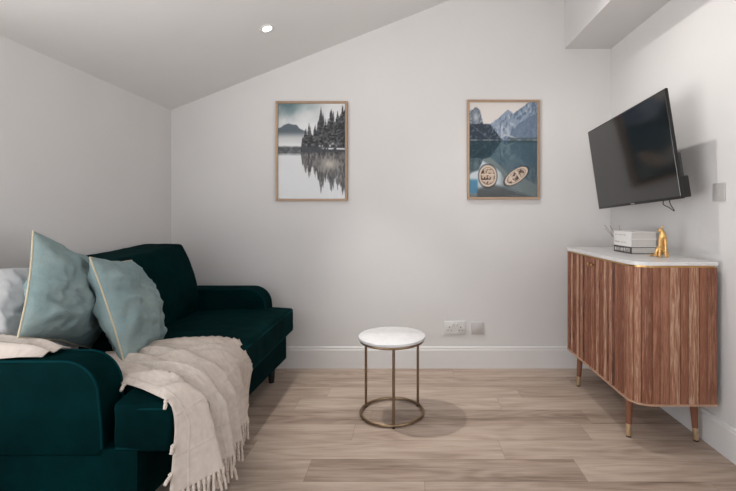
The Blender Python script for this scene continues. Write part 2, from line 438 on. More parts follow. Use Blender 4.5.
def art_lake(U, V):
    n = fbm(U, V*1.4, 5, 103); n2 = fbm(U, V*1.4, 22, 109, 3)
    img = np.zeros(U.shape+(3,)); img[:] = (212, 206, 202)
    WL = .60
    def scene(Vv):
        im = np.zeros(U.shape+(3,)); im[:] = (214, 208, 204)
        far = np.interp(U, [0, .25, .33, .45, .56, .65, .75, .85, .95, 1], [.70, .72, .78, .84, .92, .88, .93, .985, 1.02, 1.03])+.02*(n2-.45)
        im = over(im, (136, 150, 168), sm(-.004, .006, far-Vv))
        im = over(im, (176, 184, 194), sm(.5, .62, fbm(U*1.5+Vv*.6, Vv*1.2, 24, 120, 3)+.02)*sm(-.004, .006, far-Vv)*.8)
        im = over(im, (92, 108, 128), sm(.47, .56, fbm(U*2+.3-Vv*.5, Vv*1.2+.2, 20, 130, 3))*sm(-.004, .006, far-Vv)*.8)
        rt = np.interp(U, [.5, .6, .7, .85, 1], [.58, .66, .76, .84, .90])+.03*(n2-.45)
        im = over(im, (98, 114, 134), sm(-.004, .01, rt-Vv)*.75)
        l1 = np.interp(U, [0, .04, .10, .15, .18, .22, .27, .5], [.88, .91, .935, .925, .87, .74, .64, .55])+.06*(n2-.45)
        im = over(im, (104, 114, 126), sm(-.004, .006, l1-Vv))
        im = over(im, (150, 156, 164), sm(-.004, .006, l1-Vv)*sm(.48, .6, fbm(U*2-Vv, Vv*1.3, 26, 160, 3)))
        im = over(im, (176, 180, 186), sm(-.004, .006, l1-Vv)*np.exp(-((U-.1)/.035)**2-((Vv-.84)/.05)**2))
        l2 = np.interp(U, [0, .1, .2, .3, .36, .42, .5, 1], [.78, .77, .78, .77, .72, .66, .60, .5])+.03*(n2-.45)
        im = over(im, (50, 60, 72), sm(-.004, .008, l2-Vv)*.95)
        im = over(im, (104, 116, 130), sm(-.004, .008, l2-Vv)*sm(.52, .62, fbm(U*1.6-Vv, Vv*1.3, 22, 150, 3))*.7)
        im = over(im, (120, 124, 130), sm(-.004, .008, l2-Vv)*sm(.008, .0, np.abs(Vv-.60-.55*(.36-U)+.02))*.6)
        im = over(im, (196, 198, 202), np.exp(-((U-.48)/.012)**2)*sm(.62, .66, Vv)*sm(.84, .72, Vv)*.8)
        im = over(im, (186, 190, 190), sm(.014, .002, np.abs(Vv-.655+.28*np.abs(U-.55)))*sm(.42, .5, U)*sm(.78, .68, U)*.8)
        im = over(im, (72, 84, 88), sm(.64, .615, Vv+.01*n2)*sm(.5, .62, U)*.8)
        return im
    up = scene(V); dn_ = scene(WL+(WL-V)*.92+.012*(n2-.45))
    water = dn_*.46+np.array((26, 50, 56))*.66
    water = water*(1-.35*sm(.42, .2, V))[..., None]+(np.array((92, 98, 100))*.35)*sm(.42, .2, V)[..., None]
    img = np.where((V > WL)[..., None], up, water)
    img = over(img, (190, 192, 190), sm(.006, .001, np.abs(V-WL))*(.3+.7*sm(.4, .55, n2))*.8)
    patch = sm(.0, .03, np.interp(U, [0, .05, .14, .2, .24, .36, .46, .52, 1], [.25, .28, .30, .40, .38, .34, .28, .2, -.1])-V+.01*(n2-.5))*sm(.56, .40, U)
    img = over(img, (200, 208, 214), patch*sm(.0, .16, V)*.95)
    img = over(img, (74, 128, 158), sm(.15, .11, U)*sm(.21, .17, V)*sm(.03, .06, V)*.9)
    img = over(img, (70, 72, 74), sm(.17, .12, V+.25*np.abs(U-.35))*sm(.1, .14, U)*.75)
    def boat(img, cx, cy, rx, ry, ang):
        du = (U-cx); dv = (V-cy)*1.4; ca, sa = math.cos(ang), math.sin(ang)
        a = (du*ca+dv*sa)/rx; b = (-du*sa+dv*ca)/ry
        e = np.sqrt(np.abs(a)**2.2+np.abs(b)**2.0)
        img = over(img, (44, 42, 44), sm(1.22, 1.12, e)*.6)
        img = over(img, (208, 190, 172), sm(1.04, .98, e))
        img = over(img, (74, 54, 48), sm(.84, .78, e))
        fl = fbm(U*3, V*3, 16, 140, 3)
        img = over(img, (196, 176, 158), sm(.80, .72, e)*sm(.42, .52, fl+.08))
        img = over(img, (210, 192, 174), sm(.80, .74, e)*sm(.15, .08, np.abs(np.mod(b*1.7+.25, 1)-.5)))
        return img
    img = boat(img, .275, .225, .125, .155, 0)
    img = boat(img, .69, .225, .088, .19, -.95)
    img = over(img, (186, 190, 192), sm(.004, .001, np.abs(U-.545))*(V < .45)*.35)  # reflection in the glass, painted into the print as a thin pale line
    return img

def framed(x0, x1, z0, z1, fn, label):
    y1 = YB-.002; y0 = YB-.028; t = thing('framed_picture', label, 'picture', ((x0+x1)/2, y1, z0), 'framed landscape prints')
    w = .016; bm = bmesh.new()
    for a, b, c, d in ((x0, x1, z1-w, z1), (x0, x1, z0, z0+w), (x0, x0+w, z0+w, z1-w), (x1-w, x1, z0+w, z1-w)):
        box(bm, a, b, y0, y1, c, d, .0015, 1)
    obj('frame', bm, M['oak_frame'], t, label='slim oak frame')
    nx, nz = 130, 184; xs = np.linspace(x0+w*.8, x1-w*.8, nx); zs = np.linspace(z0+w*.8, z1-w*.8, nz)
    bm = bmesh.new(); yy = y0+.012
    g = [[bm.verts.new((x, yy, z)) for z in zs] for x in xs]
    for i in range(nx-1):
        for j in range(nz-1): bm.faces.new((g[i][j], g[i+1][j], g[i+1][j+1], g[i][j+1]))
    box(bm, x0+w*.8, x1-w*.8, yy+.001, y1-.002, z0+w*.8, z1-w*.8)
    U, V = np.meshgrid(np.linspace(0, 1, nx), np.linspace(0, 1, nz), indexing='ij')
    img = np.clip(fn(U, V), 0, 255)/255
    im = np.where(img <= .04045, img/12.92, ((img+.055)/1.055)**2.4)
    o = obj('art_print', bm, M['print'], t, smooth=0)
    me = o.data; ca = me.color_attributes.new('print', 'FLOAT_COLOR', 'POINT')
    flat = np.ones((len(me.vertices), 4), dtype=np.float32)*.8; flat[:nx*nz, :3] = im.reshape(-1, 3)
    ca.data.foreach_set('color', flat.ravel())
    bm = B(x0+w*.9, x1-w*.9, y0+.007, y0+.009, z0+w*.9, z1-w*.9); obj('glass_pane', bm, M['glass'], t, smooth=0)
k = 440/3.062
def wx(px): return (px-408)/k
def wz(py): return 1.08+(214-py)/k
framed(wx(275.5), wx(347.3), wz(201), wz(101), art_forest, 'oak framed print of misty pine trees mirrored in a pale lake')
framed(wx(467.3), wx(540), wz(199.3), wz(99.5), art_lake, 'oak framed print of two rowing boats on a dark mountain lake')

# ------------------------------------------------------------------ wall plates
def plate_back(name, label, cat, x, z, w, h, mat, dbl):
    t = thing(name, label, cat, (x, YB, z))
    obj('face_plate', B(x-w/2, x+w/2, YB-.010, YB+.001, z-h/2, z+h/2, .003), mat, t)
    if dbl:
        for sx in (-1, 1):
            cx_ = x+sx*w*.26
            bm = bmesh.new()
            box(bm, cx_-.003, cx_+.003, YB-.0108, YB-.0095, z-.002, z+.008)
            for q in (-1, 1): box(bm, cx_+q*.011-.004, cx_+q*.011+.004, YB-.0108, YB-.0095, z-.020, z-.015)
            obj('pin_slots', bm, M['dark'], t, smooth=0)
            sw = x+sx*w*.085
            obj('rocker_switch', B(sw-.006, sw+.006, YB-.0145, YB-.009, z+.014, z+.032, .0015), M['plastic'], t)
    else:
        for sx in (-1, 1):
            obj('screw', lathe_y(x+sx*.030, YB-.0105, z, .003), M['plate_grey'], t)
def lathe_y(x, y, z, r):
    bm = lathe(bmesh.new(), [(r, -.0008), (r*.8, .0008)], n=12)
    bmesh.ops.transform(bm, matrix=Matrix.Translation((x, y, z)) @ Matrix.Rotation(PI/2, 4, 'X'), verts=bm.verts)
    return bm
plate_back('double_socket', 'white double plug socket low on the back wall', 'socket', .330, .284, .150, .090, M['plastic'], True)
plate_back('blank_plate', 'small square grey blank plate beside the double plug socket', 'wall plate', .487, .280, .086, .088, M['plate_grey'], False)
t = thing('switch_plate', 'square pale switch plate on the right wall behind the television', 'wall plate', (XR, 2.018, 1.18))
obj('face_plate', B(XR-.008, XR+.001, 1.972, 2.050, 1.139, 1.221, .003), M['plate_grey'], t)
obj('switch_rocker', B(XR-.0095, XR-.007, 2.000, 2.022, 1.162, 1.198, .001), M['plate_grey'], t)

# ------------------------------------------------------------------ television
t = thing('television', 'black flat television tilted on a bracket high on the right wall', 'television', (1.232, 2.485, 1.389))
t.rotation_mode = 'XYZ'
Rm = Matrix.Rotation(math.radians(-.14), 3, 'Z') @ Matrix.Rotation(math.radians(-7.3), 3, 'Y') @ Matrix.Rotation(math.radians(-2.51), 3, 'X')
t.rotation_euler = Rm.to_euler('XYZ')
TW, TH = .9, .52
obj('cabinet_shell', B(0, .014, -TW/2, TW/2, -TH/2, TH/2, .003), M['black'], t, local=True)
obj('screen', B(-.0012, .004, -TW/2+.007, TW/2-.007, -TH/2+.014, TH/2-.007, .001, 1), M['screen'], t, local=True, smooth=0, label='glossy dark screen')
obj('rear_housing', B(.012, .048, -TW/2+.004, TW/2-.02, -TH/2+.004, -.155, .005), M['black'], t, local=True)
obj('upper_housing', B(.012, .032, -TW/2+.006, TW/2-.03, -.16, -.045, .006), M['black_soft'], t, local=True, label='lighter grey upper housing')
obj('maker_badge', B(-.002, .0, -.018, .018, -TH/2+.004, -TH/2+.009), M['plate_grey'], t, local=True, smooth=0, label='tiny pale badge')
bm = bmesh.new(); iv = Rm.inverted()
def tl(p): return iv @ (Vector(p)-Vector((1.232, 2.485, 1.389)))
bm = prism(bm, [(-.11, -.11), (.11, -.11), (.11, .11), (-.11, .11)], 'x', .013, .04)
a, b = tl((1.31, 2.47, 1.36)), tl((1.412, 2.47, 1.36)); tube(bm, [a, b], .016, 10)
for yy in (2.40, 2.54): tube(bm, [tl((1.414, yy, 1.26)), tl((1.414, yy, 1.46))], .010, 8)
tube(bm, [tl((1.414, 2.38, 1.36)), tl((1.414, 2.56, 1.36))], .010, 8)
obj('wall_bracket', bm, M['black'], t, local=True)
pts = spline([tl(p) for p in ((1.285, 2.17, 1.20), (1.272, 2.195, 1.135), (1.275, 2.15, 1.112), (1.283, 2.125, 1.096), (1.290, 2.135, 1.10), (1.292, 2.17, 1.135), (1.295, 2.19, 1.20))], 6)
obj('cable', tube(bmesh.new(), pts, .0023, 6), M['black'], t, local=True)

# ------------------------------------------------------------------ sideboard
X0, X1, Y0, Y1, ZB, ZT, RR = 1.022, 1.394, 1.98, 2.89, .222, .838, .085
t = thing('sideboard', 'ribbed brown wooden sideboard with white top and brass tipped legs', 'sideboard', ((X0+X1)/2, (Y0+Y1)/2, 0))
def footprint(inset=0, n=10, back=0):
    x0, y0, y1, r = X0+inset, Y0+inset, Y1-inset, RR-inset
    p = [(X1-back, y0)]
    p += [(x0+r-r*math.sin(a), y0+r-r*math.cos(a)) for a in [PI/2*i/n for i in range(n+1)]]
    p += [(x0+r-r*math.cos(a), y1-r+r*math.sin(a)) for a in [PI/2*i/n for i in range(n+1)]]
    p += [(X1-back, y1)]
    return p
obj('carcass', prism(bmesh.new(), footprint(.025), 'z', ZB+.002, ZT-.002), M['core'], t)
# path sampling
def pathpt(s_, off=0):
    L1 = X1-X0-RR; La = PI/2*RR; L2 = Y1-Y0-2*RR
    if s_ <= L1: return Vector((X1-s_, Y0-off, 0))
    s_ -= L1
    if s_ <= La:
        a = s_/RR; r = RR+off; return Vector((X0+RR-r*math.sin(a), Y0+RR-r*math.cos(a), 0))
    s_ -= La
    if s_ <= L2: return Vector((X0-off, Y0+RR+s_, 0))
    s_ -= L2
    if s_ <= La:
        a = s_/RR; r = RR+off; return Vector((X0+RR-r*math.cos(a), Y1-RR+r*math.sin(a), 0))
    return Vector((X0+RR+(s_-La), Y1+off, 0))
L1 = X1-X0-RR; La = PI/2*RR; L2 = Y1-Y0-2*RR; LT = 2*L1+2*La+L2
def stave(bm, s0, s1, depth, k=7, gap=.0013):
    if depth > .01: gap = .0032
    s0 += gap; s1 -= gap; outer = []; inner = []
    for i in range(k+1):
        q = i/k; s_ = s0+(s1-s0)*q
        o = -depth*abs(2*q-1)**2.4
        outer.append(pathpt(s_, o)); inner.append(pathpt(s_, -.026))
    ring = outer+inner[::-1]
    prism(bm, [(p.x, p.y) for p in ring], 'z', ZB, ZT)
def staves(name, sa, sb, depth, w=.042, var=0):
    n = max(1, round((sb-sa)/w)); ws = [1+var*random.uniform(-1, 1) for _ in range(n)]; tot = sum(ws); bm = bmesh.new(); c = sa
    for q in ws:
        d = (sb-sa)*q/tot; stave(bm, c, c+d, depth); c += d
    return obj(name, bm, M['stave'], t, smooth=30)
staves('side_panel', 0, L1+La, .0028, .044, .25)
d1 = staves('door', L1+La, L1+La+L2/2-.001, .012, .031)
d2 = staves('door', L1+La+L2/2+.001, L1+La+L2, .012, .031)
staves('side_panel', L1+La+L2, LT, .0028, .044, .25)
for d, yy in ((d1, (Y0+Y1)/2-.022), (d2, (Y0+Y1)/2+.022)):
    bm = lathe(bmesh.new(), [(.0035, 0), (.0035, .010), (.008, .012), (.009, .018), (.006, .021), (0, .0215)], n=16)
    bmesh.ops.transform(bm, matrix=Matrix.Translation((X0, yy, .802)) @ Matrix.Rotation(-PI/2, 4, 'Y'), verts=bm.verts)
    obj('knob', bm, M['brass'], d, label='small brass knob')
obj('base_edge', prism(bmesh.new(), footprint(-.002), 'z', ZB-.008, ZB+.0005), M['trim_wood'], t, label='thin pale edge strip')
obj('brass_strip', prism(bmesh.new(), footprint(.003, back=.012), 'z', ZT-.001, ZT+.0105), M['brass'], t, label='brass strip under the top')
obj('marble_top', prism(bmesh.new(), footprint(-.004, 14), 'z', ZT+.0095, ZT+.026, .0025), M['marble'], t, label='white marble top')
ZTOP = ZT+.026
for lx, ly, dx, dy in ((1.080, 2.145, -.010, -.010), (1.080, 2.755, -.010, .010), (1.362, 2.105, .010, -.010), (1.362, 2.790, .010, .010)):
    def P(z): q = 1-z/ZB; return (lx+dx*q, ly+dy*q, z)
    lg = obj('leg', tube(bmesh.new(), [P(ZB-.008), P(.15), P(.062)], [.0185, .0165, .0132], 20), M['leg_wood'], t)
    obj('ferrule', tube(bmesh.new(), [P(.063), P(.060), P(.006)], [.0134, .0138, .0118], 20), M['pale_brass'], lg, label='brass leg tip')
    obj('foot_pad', tube(bmesh.new(), [P(.007), P(0)], [.0118, .0112], 16), M['black'], lg)

# ------------------------------------------------------------------ books, cat, diffuser
def book(k, z0, z1, dx, dy, label, dark):
    x0, x1, y0, y1 = 1.205+dx, 1.345+dx, 2.375+dy, 2.575+dy
    t = thing('book', label, 'book', ((x0+x1)/2, (y0+y1)/2, z0), 'hardback books stacked on the sideboard')
    ct = .0032; bm = bmesh.new()
    box(bm, x0, x1, y0, y1, z0, z0+ct); box(bm, x0, x1, y0, y1, z1-ct, z1)
    box(bm, x0, x0+ct, y0, y1, z0+ct, z1-ct)
    obj('cover', bm, M['book_dark'] if dark else M['book_white'], t, smooth=0)
    obj('pages', B(x0+ct, x1-.004, y0+.004, y1-.004, z0+ct, z1-ct), M['pages'], t, smooth=0)
    bm = bmesh.new(); rs = random.Random(k)                # blurred, unreadable spine lettering as small blocks
    zc = (z0+z1)/2; hh = .0105 if dark else .0035
    y = y1-.014; end = y0+.012 if dark else y0+.06
    while y > end:
        w = rs.uniform(.006, .011) if dark else rs.uniform(.004, .007)
        box(bm, x0-.0006, x0+.0005, y-w, y-w*.55, zc-hh, zc+hh)
        if rs.random() < .7: box(bm, x0-.0006, x0+.0005, y-w, y, zc+hh*.55, zc+hh)
        if rs.random() < .5: box(bm, x0-.0006, x0+.0005, y-w, y, zc-hh, zc-hh*.55)
        if rs.random() < .5: box(bm, x0-.0006, x0+.0005, y-w*.35, y, zc-hh, zc+hh)
        y -= w+(.004 if dark else .003)+(0.008 if rs.random() < .1 else 0)
    obj('spine_lettering', bm, M['book_white'] if dark else M['letter_grey'], t, smooth=0)
M['book_white'] = plain('white_book_cloth', (222, 219, 217), .6, spec=.2, var=.01)
M['book_dark'] = plain('charcoal_book_cloth', (84, 80, 80), .6, spec=.2, var=.03)
M['letter_grey'] = plain('grey_lettering', (188, 184, 182), .6, var=.02)
M['pages'] = plain('book_pages', (206, 202, 198), .8, spec=.1, var=.04, scale=400)
z = ZTOP+.0003
book(1, z, z+.037, 0, 0, 'hardback with dark lettered spine, bottom of the stack on the sideboard', True)
book(2, z+.0373, z+.079, .001, .001, 'white hardback in the middle of the stack on the sideboard', False)
book(3, z+.0793, z+.118, 0, .0, 'white hardback, topmost of the stack on the sideboard', False)

def skin(name, verts, edges, radii, mat, parent=None, sub=2, root=0):
    me = bpy.data.meshes.new(name); me.from_pydata(verts, edges, []); me.update()
    o = bpy.data.objects.new(name, me); C.objects.link(o)
    md = o.modifiers.new('skin', 'SKIN'); md.use_smooth_shade = True
    if not me.skin_vertices: me.skin_vertices.new()
    for i, r in enumerate(radii):
        sv = me.skin_vertices[0].data[i]; sv.radius = (r, r) if not isinstance(r, tuple) else r; sv.use_root = i == root
    sb = o.modifiers.new('sub', 'SUBSURF'); sb.levels = sub; sb.render_levels = sub
    dg = bpy.context.evaluated_depsgraph_get()
    m2 = bpy.data.meshes.new_from_object(o.evaluated_get(dg))
    bpy.data.objects.remove(o); bpy.data.meshes.remove(me)
    for p in m2.polygons: p.use_smooth = True
    return m2

# sitting big-cat figurine; local: facing -x (+ towards the camera), y away
cb = Vector((1.275, 2.205, ZTOP+.0005))
Vv = [(.020, .0, .032), (.013, 0, .066), (.000, 0, .098), (-.005, .002, .119), (-.006, .006, .131), (-.009, .022, .126),   # pelvis, back, chest, neck, head, muzzle turned aside
      (-.008, -.011, .088), (-.014, -.011, .048), (-.016, -.011, .006), (-.026, -.012, .004),
      (-.008, .011, .088), (-.014, .012, .048), (-.016, .013, .006), (-.026, .014, .004),
      (.012, -.014, .028), (-.004, -.019, .010), (-.018, -.020, .005),
      (.010, .020, .028), (-.006, .027, .010), (-.020, .028, .005),
      (.034, .006, .010), (.032, .034, .006), (.012, .052, .006), (-.008, .052, .007), (-.018, .046, .012)]
Ee = [(0, 1), (1, 2), (2, 3), (3, 4), (4, 5), (2, 6), (6, 7), (7, 8), (8, 9), (2, 10), (10, 11), (11, 12), (12, 13),
      (0, 14), (14, 15), (15, 16), (0, 17), (17, 18), (18, 19), (0, 20), (20, 21), (21, 22), (22, 23), (23, 24)]
Rd = [.019, .0175, .016, .0125, .0145, .0085, .0088, .0066, .0060, .0055, .0088, .0066, .0060, .0055,
      .0135, .0085, .0055, .0135, .0085, .0055, .0055, .0046, .0044, .0042, .0038]
Vv = [(x*1.08, y*1.08, z*1.06) for x, y, z in Vv]
rotz = Matrix.Rotation(math.radians(68), 3, 'Z')
me = skin('cat_body', [tuple(rotz @ Vector(p)) for p in Vv], Ee, Rd, M['gold'])
t = thing('cat_figurine', 'gold sitting big cat figurine in front of the books on the sideboard', 'figurine', cb)
bm = bmesh.new(); bm.from_mesh(me); mz = min(v.co.z for v in bm.verts); bmesh.ops.translate(bm, verts=bm.verts, vec=(0, 0, -mz))
obj('body', bm, M['gold'], t, local=True, smooth=180)
for sy in (-1, 1):
    bm = lathe(bmesh.new(), [(.0045, 0), (.0042, .004), (.0022, .009), (0, .011)], n=12)
    c = rotz @ Vector((-.002+sy*.009, .002, .1475-mz)); bmesh.ops.translate(bm, verts=bm.verts, vec=c)
    obj('ear', bm, M['gold'], t, local=True)
    bm = bmesh.new(); bmesh.ops.create_icosphere(bm, subdivisions=2, radius=.0018)
    bmesh.ops.translate(bm, verts=bm.verts, vec=rotz @ Vector((-.008+sy*.007, .0185, .1415-mz))); obj('eye', bm, M['black'], t, local=True)

dx_, dy_ = 1.285, 2.665
t = thing('reed_diffuser', 'reed diffuser with thin dark sticks hidden behind the stacked books', 'diffuser', (dx_, dy_, ZTOP))
z = ZTOP+.0003
M['amber'] = plain('red_amber_glass', (150, 78, 66), .15, spec=.6, var=.05)
obj('bottle', lathe(bmesh.new(), [(.026, z), (.029, z+.004), (.029, z+.052), (.022, z+.062), (.012, z+.068), (.012, z+.084), (.0, z+.084)], (dx_, dy_), 28), M['amber'], t)
obj('collar', lathe(bmesh.new(), [(.0135, z+.070), (.0135, z+.085), (.010, z+.0865)], (dx_, dy_), 24), M['bronze'], t)
M['reed'] = plain('pale_reed', (150, 132, 124), .7, var=.1)
for ex, ey, ez in ((-.088, .015, .150), (-.066, -.010, .146), (-.07, .05, .128), (-.015, -.02, .150), (.020, .03, .125)):
    obj('reed', tube(bmesh.new(), [(dx_-.02*ex, dy_-.02*ey, z+.03), (dx_+ex, dy_+ey, z+ez)], .0014, 6), M['reed'], t)

# ------------------------------------------------------------------ side table
TX, TY = -.087, 2.385
t = thing('side_table', 'small round side table with white marble top and bronze ring base', 'side table', (TX, TY, 0))
obj('tabletop', lathe(bmesh.new(), [(0, .4075), (.176, .4075), (.180, .410), (.181, .416), (.180, .4225), (.177, .425), (0, .425)], (TX, TY), 72), M['marble'], t, label='white marble top')
obj('top_ring', tube(bmesh.new(), [(TX+.168*math.cos(a), TY+.168*math.sin(a), .4005) for a in [2*PI*i/72 for i in range(72)]], .0075, 8, True), M['bronze'], t)
obj('base_ring', tube(bmesh.new(), [(TX+.168*math.cos(a), TY+.168*math.sin(a), .0125) for a in [2*PI*i/72 for i in range(72)]], .0082, 8, True), M['bronze'], t)
for a in (math.radians(-85), math.radians(32), math.radians(152)):
    px, py = TX+.168*math.cos(a), TY+.168*math.sin(a)
    lg = obj('leg', tube(bmesh.new(), [(px, py, .012), (px, py, .401)], .0072, 12), M['bronze'], t)
    obj('foot_pad', lathe(bmesh.new(), [(.008, 0), (.009, .006)], (px, py), 14), M['black'], lg)

# ------------------------------------------------------------------ sofa
t = thing('sofa', 'dark green velvet two seat sofa along the left wall', 'sofa', (-1.2, 2.15, 0))
SY0, SY1 = 1.405, 2.895
bm = prism(bmesh.new(), [(-1.63, SY0+.005), (-.868, SY0+.005), (-.800, SY1-.005), (-1.63, SY1-.005)], 'z', .125, .325, .014, 3); obj('base_frame', bm, M['teal'], t)
def arm(ya, yb, xf, outer_low):
    n = 10; r = .11
    top = .607
    prof = [(-1.63, .30), (-1.63, top-.02), (-1.60, top)]
    prof += [(xf-.012-r+r*math.sin(a), top-r+r*math.cos(a)) for a in [PI/2*i/n for i in range(n+1)]]
    prof += [(xf-.004, .42), (xf, .326), (xf, .30)]
    a = obj('arm', prism(bmesh.new(), prof, 'y', ya, yb, .016, 4), M['teal'], t)
    for yy in (ya+.004, yb-.004):
        ppts = [(x, yy, z) for x, z in prof[2:-1]]
        ppts = [(p[0]+(.001), p[1], p[2]+.0) for p in ppts]
        obj('arm_piping', tube(bmesh.new(), ppts, .0045, 8), M['teal_pipe'], a)
arm(SY0, SY0+.125, -.982, True)
arm(SY1-.145, SY1-.005, -.885, False)
def slump(c):
    w = noise.noise(c*5)*.006+noise.noise(c*16)*.0025
    return c+Vector((w, w, w))
bm = bmesh.new(); box(bm, -1.645, -1.575, SY0+.02, SY1-.01, .30, .74)
obj('back_frame', soft(bm, .014, 6, slump), M['teal'], t, smooth=180)
# seat cushion: T-shaped, its front lapping round both arms
FX = -.752
bm = bmesh.new(); box(bm, -.948, FX, SY0+.004, SY1+.008, .318, .462); box(bm, -1.56, FX, SY0+.14, SY1-.155, .318, .462)
def crown(c):
    c = slump(c)
    if c.z > .40:
        u = max(0, 1-((c.x+1.13)/.42)**2); v_ = max(0, 1-((c.y-2.15)/.80)**4); c.z += .026*u*v_+.014*max(0, 1-((c.x+1.0)/.27)**2)*(1 if c.x > -1 else 1)*max(0, 1-((c.y-2.15)/.765)**8)
    return c
sc = obj('seat_cushion', soft(bm, .0115, 7, crown), M['teal'], t, smooth=180)
for zz in (.453, .326):
    out = [(-.945, SY0+.10), (-.940, SY0+.010), (FX-.03, SY0+.008), (FX-.004, SY0+.03), (FX-.003, SY1-.02), (FX-.03, SY1+.002), (-.9, SY1+.002)]
    pts = []
    for (ax, ay), (bx, by) in zip(out[1:], out[2:]):
        for k in range(14): q = k/14; pts.append((ax+(bx-ax)*q, ay+(by-ay)*q, zz))
    obj('seat_piping', tube(bmesh.new(), pts, .0045, 8), M['teal_pipe'], sc)
# back cushions
def backcush(ya, yb, xb, xf, ztop, lean, bulge=.06):
    bm = bmesh.new(); box(bm, xb, xf, ya, yb, .452, ztop)
    yc = (ya+yb)/2; hw = (yb-ya)/2; zc = (.452+ztop)/2; hz = (ztop-.452)/2
    def f(c):
        c = slump(c)
        u = max(0, 1-((c.y-yc)/hw)**2); v_ = max(0, 1-((c.z-zc)/hz)**2)
        if c.x > (xb+xf)/2: c.x += bulge*(u*v_)**.6
        q = (c.z-.452)/(ztop-.452)
        c.x -= lean*q*q
        c.z += .002*u*q+.016*q*(c.y-yc)/hw
        c.y += (yc-c.y)*.05*q
        return c
    obj('back_cushion', soft(bm, .0125, 9, f), M['teal'], t, smooth=180)
backcush(2.085, 2.775, -1.555, -1.315, .876, .095)
backcush(1.60, 2.078, -1.572, -1.520, .83, .0, 0)
for lx, ly in ((-.93, SY0+.08), (-.875, SY1-.075), (-1.57, SY0+.08), (-1.57, SY1-.07)):
    obj('leg', tube(bmesh.new(), [(lx, ly, 0), (lx, ly, .128)], [.017, .026], 16), M['black'], t)

# ------------------------------------------------------------------ pillows
def pillow(name, TL, TR, BL, thick, mat, label, cat, seed, pipe=None, n=72, back=1, pinch=.07, grp=None, slumpf=0):
    TL, TR, BL = Vector(TL), Vector(TR), Vector(BL)
    U = (TR-TL); V = (TL-BL); Nn = U.cross(V).normalized()
    ctr = TL+U*.5-V*.5
    low = min((TL, TR, BL, BL+U), key=lambda p: p.z)
    t = thing(name, label, cat, (ctr.x, ctr.y, low.z), grp)
    def edge(u, v):
        uu = u*(1-pinch*(1-v*v)**1.2); vv = v*(1-pinch*(1-u*u)**1.2)
        return uu, vv
    def pt(u, v, side):
        uu, vv = edge(u, v)
        h = max(0, (1-u*u)*(1-v*v))**.48
        h *= 1-.16*v if slumpf else 1-.06*v
        p = ctr+U*(uu/2)+V*(vv/2)
        q = Vector((u*1.3+seed, v*1.3, side*2.1))
        rad = math.atan2(v, u); d = math.hypot(u, v)
        wr = noise.noise(q*1.7)*.014+noise.noise(q*4.2)*.010+noise.noise(Vector((q.x*9, q.y*3.2, q.z)))*.0035
        wr += .016*(abs(noise.noise(Vector((u*1.2+v*2.2+seed, v*.9-u*.5, seed*2+side))*2.4))-.2)
        wr += .009*math.sin(5.5*(u-v)+4*noise.noise(q*1.5))*sm1(.15, .6, h)*(1-.5*h)
        wr += .006*math.sin(rad*11+seed*3+2*noise.noise(q*3))*sm1(.35, 1.0, d)*sm1(0, .25, h)
        p += Nn*side*(thick*(1 if side > 0 else back)*h+wr*min(1, h*1.6))
        sagg = noise.noise(Vector((u*2, v*2, seed)))*.006
        p += V.normalized()*sagg
        return p
    bm = bmesh.new(); A = {}
    for side in (1, -1):
        for i in range(n+1):
            for j in range(n+1):
                u = math.sin((2*i/n-1)*PI/2); v = math.sin((2*j/n-1)*PI/2)
                if side == -1 and (i in (0, n) or j in (0, n)): A[(side, i, j)] = A[(1, i, j)]
                else: A[(side, i, j)] = bm.verts.new(pt(u, v, side))
        for i in range(n):
            for j in range(n):
                bm.faces.new((A[(side, i, j)], A[(side, i+1, j)], A[(side, i+1, j+1)], A[(side, i, j+1)]))
    obj('cover', bm, mat, t, smooth=180)
    if pipe:
        loop = []
        ts = [math.sin((2*i/n-1)*PI/2) for i in range(n)]
        loop += [pt(q, -1, 1) for q in ts]; loop += [pt(1, q, 1) for q in ts]
        loop += [pt(-q, 1, 1) for q in ts]; loop += [pt(-1, -q, 1) for q in ts]
        obj('piping', tube(bmesh.new(), loop, .0034, 8, True), M[pipe], t, label='cream piped edge')
    return t
def sm1(a, b, x):
    t_ = min(1, max(0, (x-a)/(b-a))); return t_*t_*(3-2*t_)
S = 1.07; E0 = Vector((0, 0, 1.08))
def sc_(p): return E0+(Vector(p)-E0)*S
pillow('cushion', sc_((-1.295, 1.52, 1.018)), sc_((-1.348, 1.905, .862)), sc_((-1.205, 1.36, .700)), .118, M['mist'],
       'tall blue-grey velvet cushion leaning over the near sofa arm', 'cushion', 1.3, 'cord', back=.28, grp='blue velvet cushions')
pillow('cushion', (-1.222, 1.690, .913), (-1.322, 2.105, .858), (-1.078, 1.674, .506), .108, M['mist'],
       'blue-grey velvet cushion standing on the cream throw against the dark back cushion', 'cushion', 4.1, 'cord', back=.8, grp='blue velvet cushions')
pillow('cushion', (-1.475, 1.47, .905), (-1.475, 1.90, .868), (-1.425, 1.48, .50), .045, M['white_cloth'],
       'white cotton cushion at the left edge behind the tall blue cushion', 'cushion', 8.2, None)

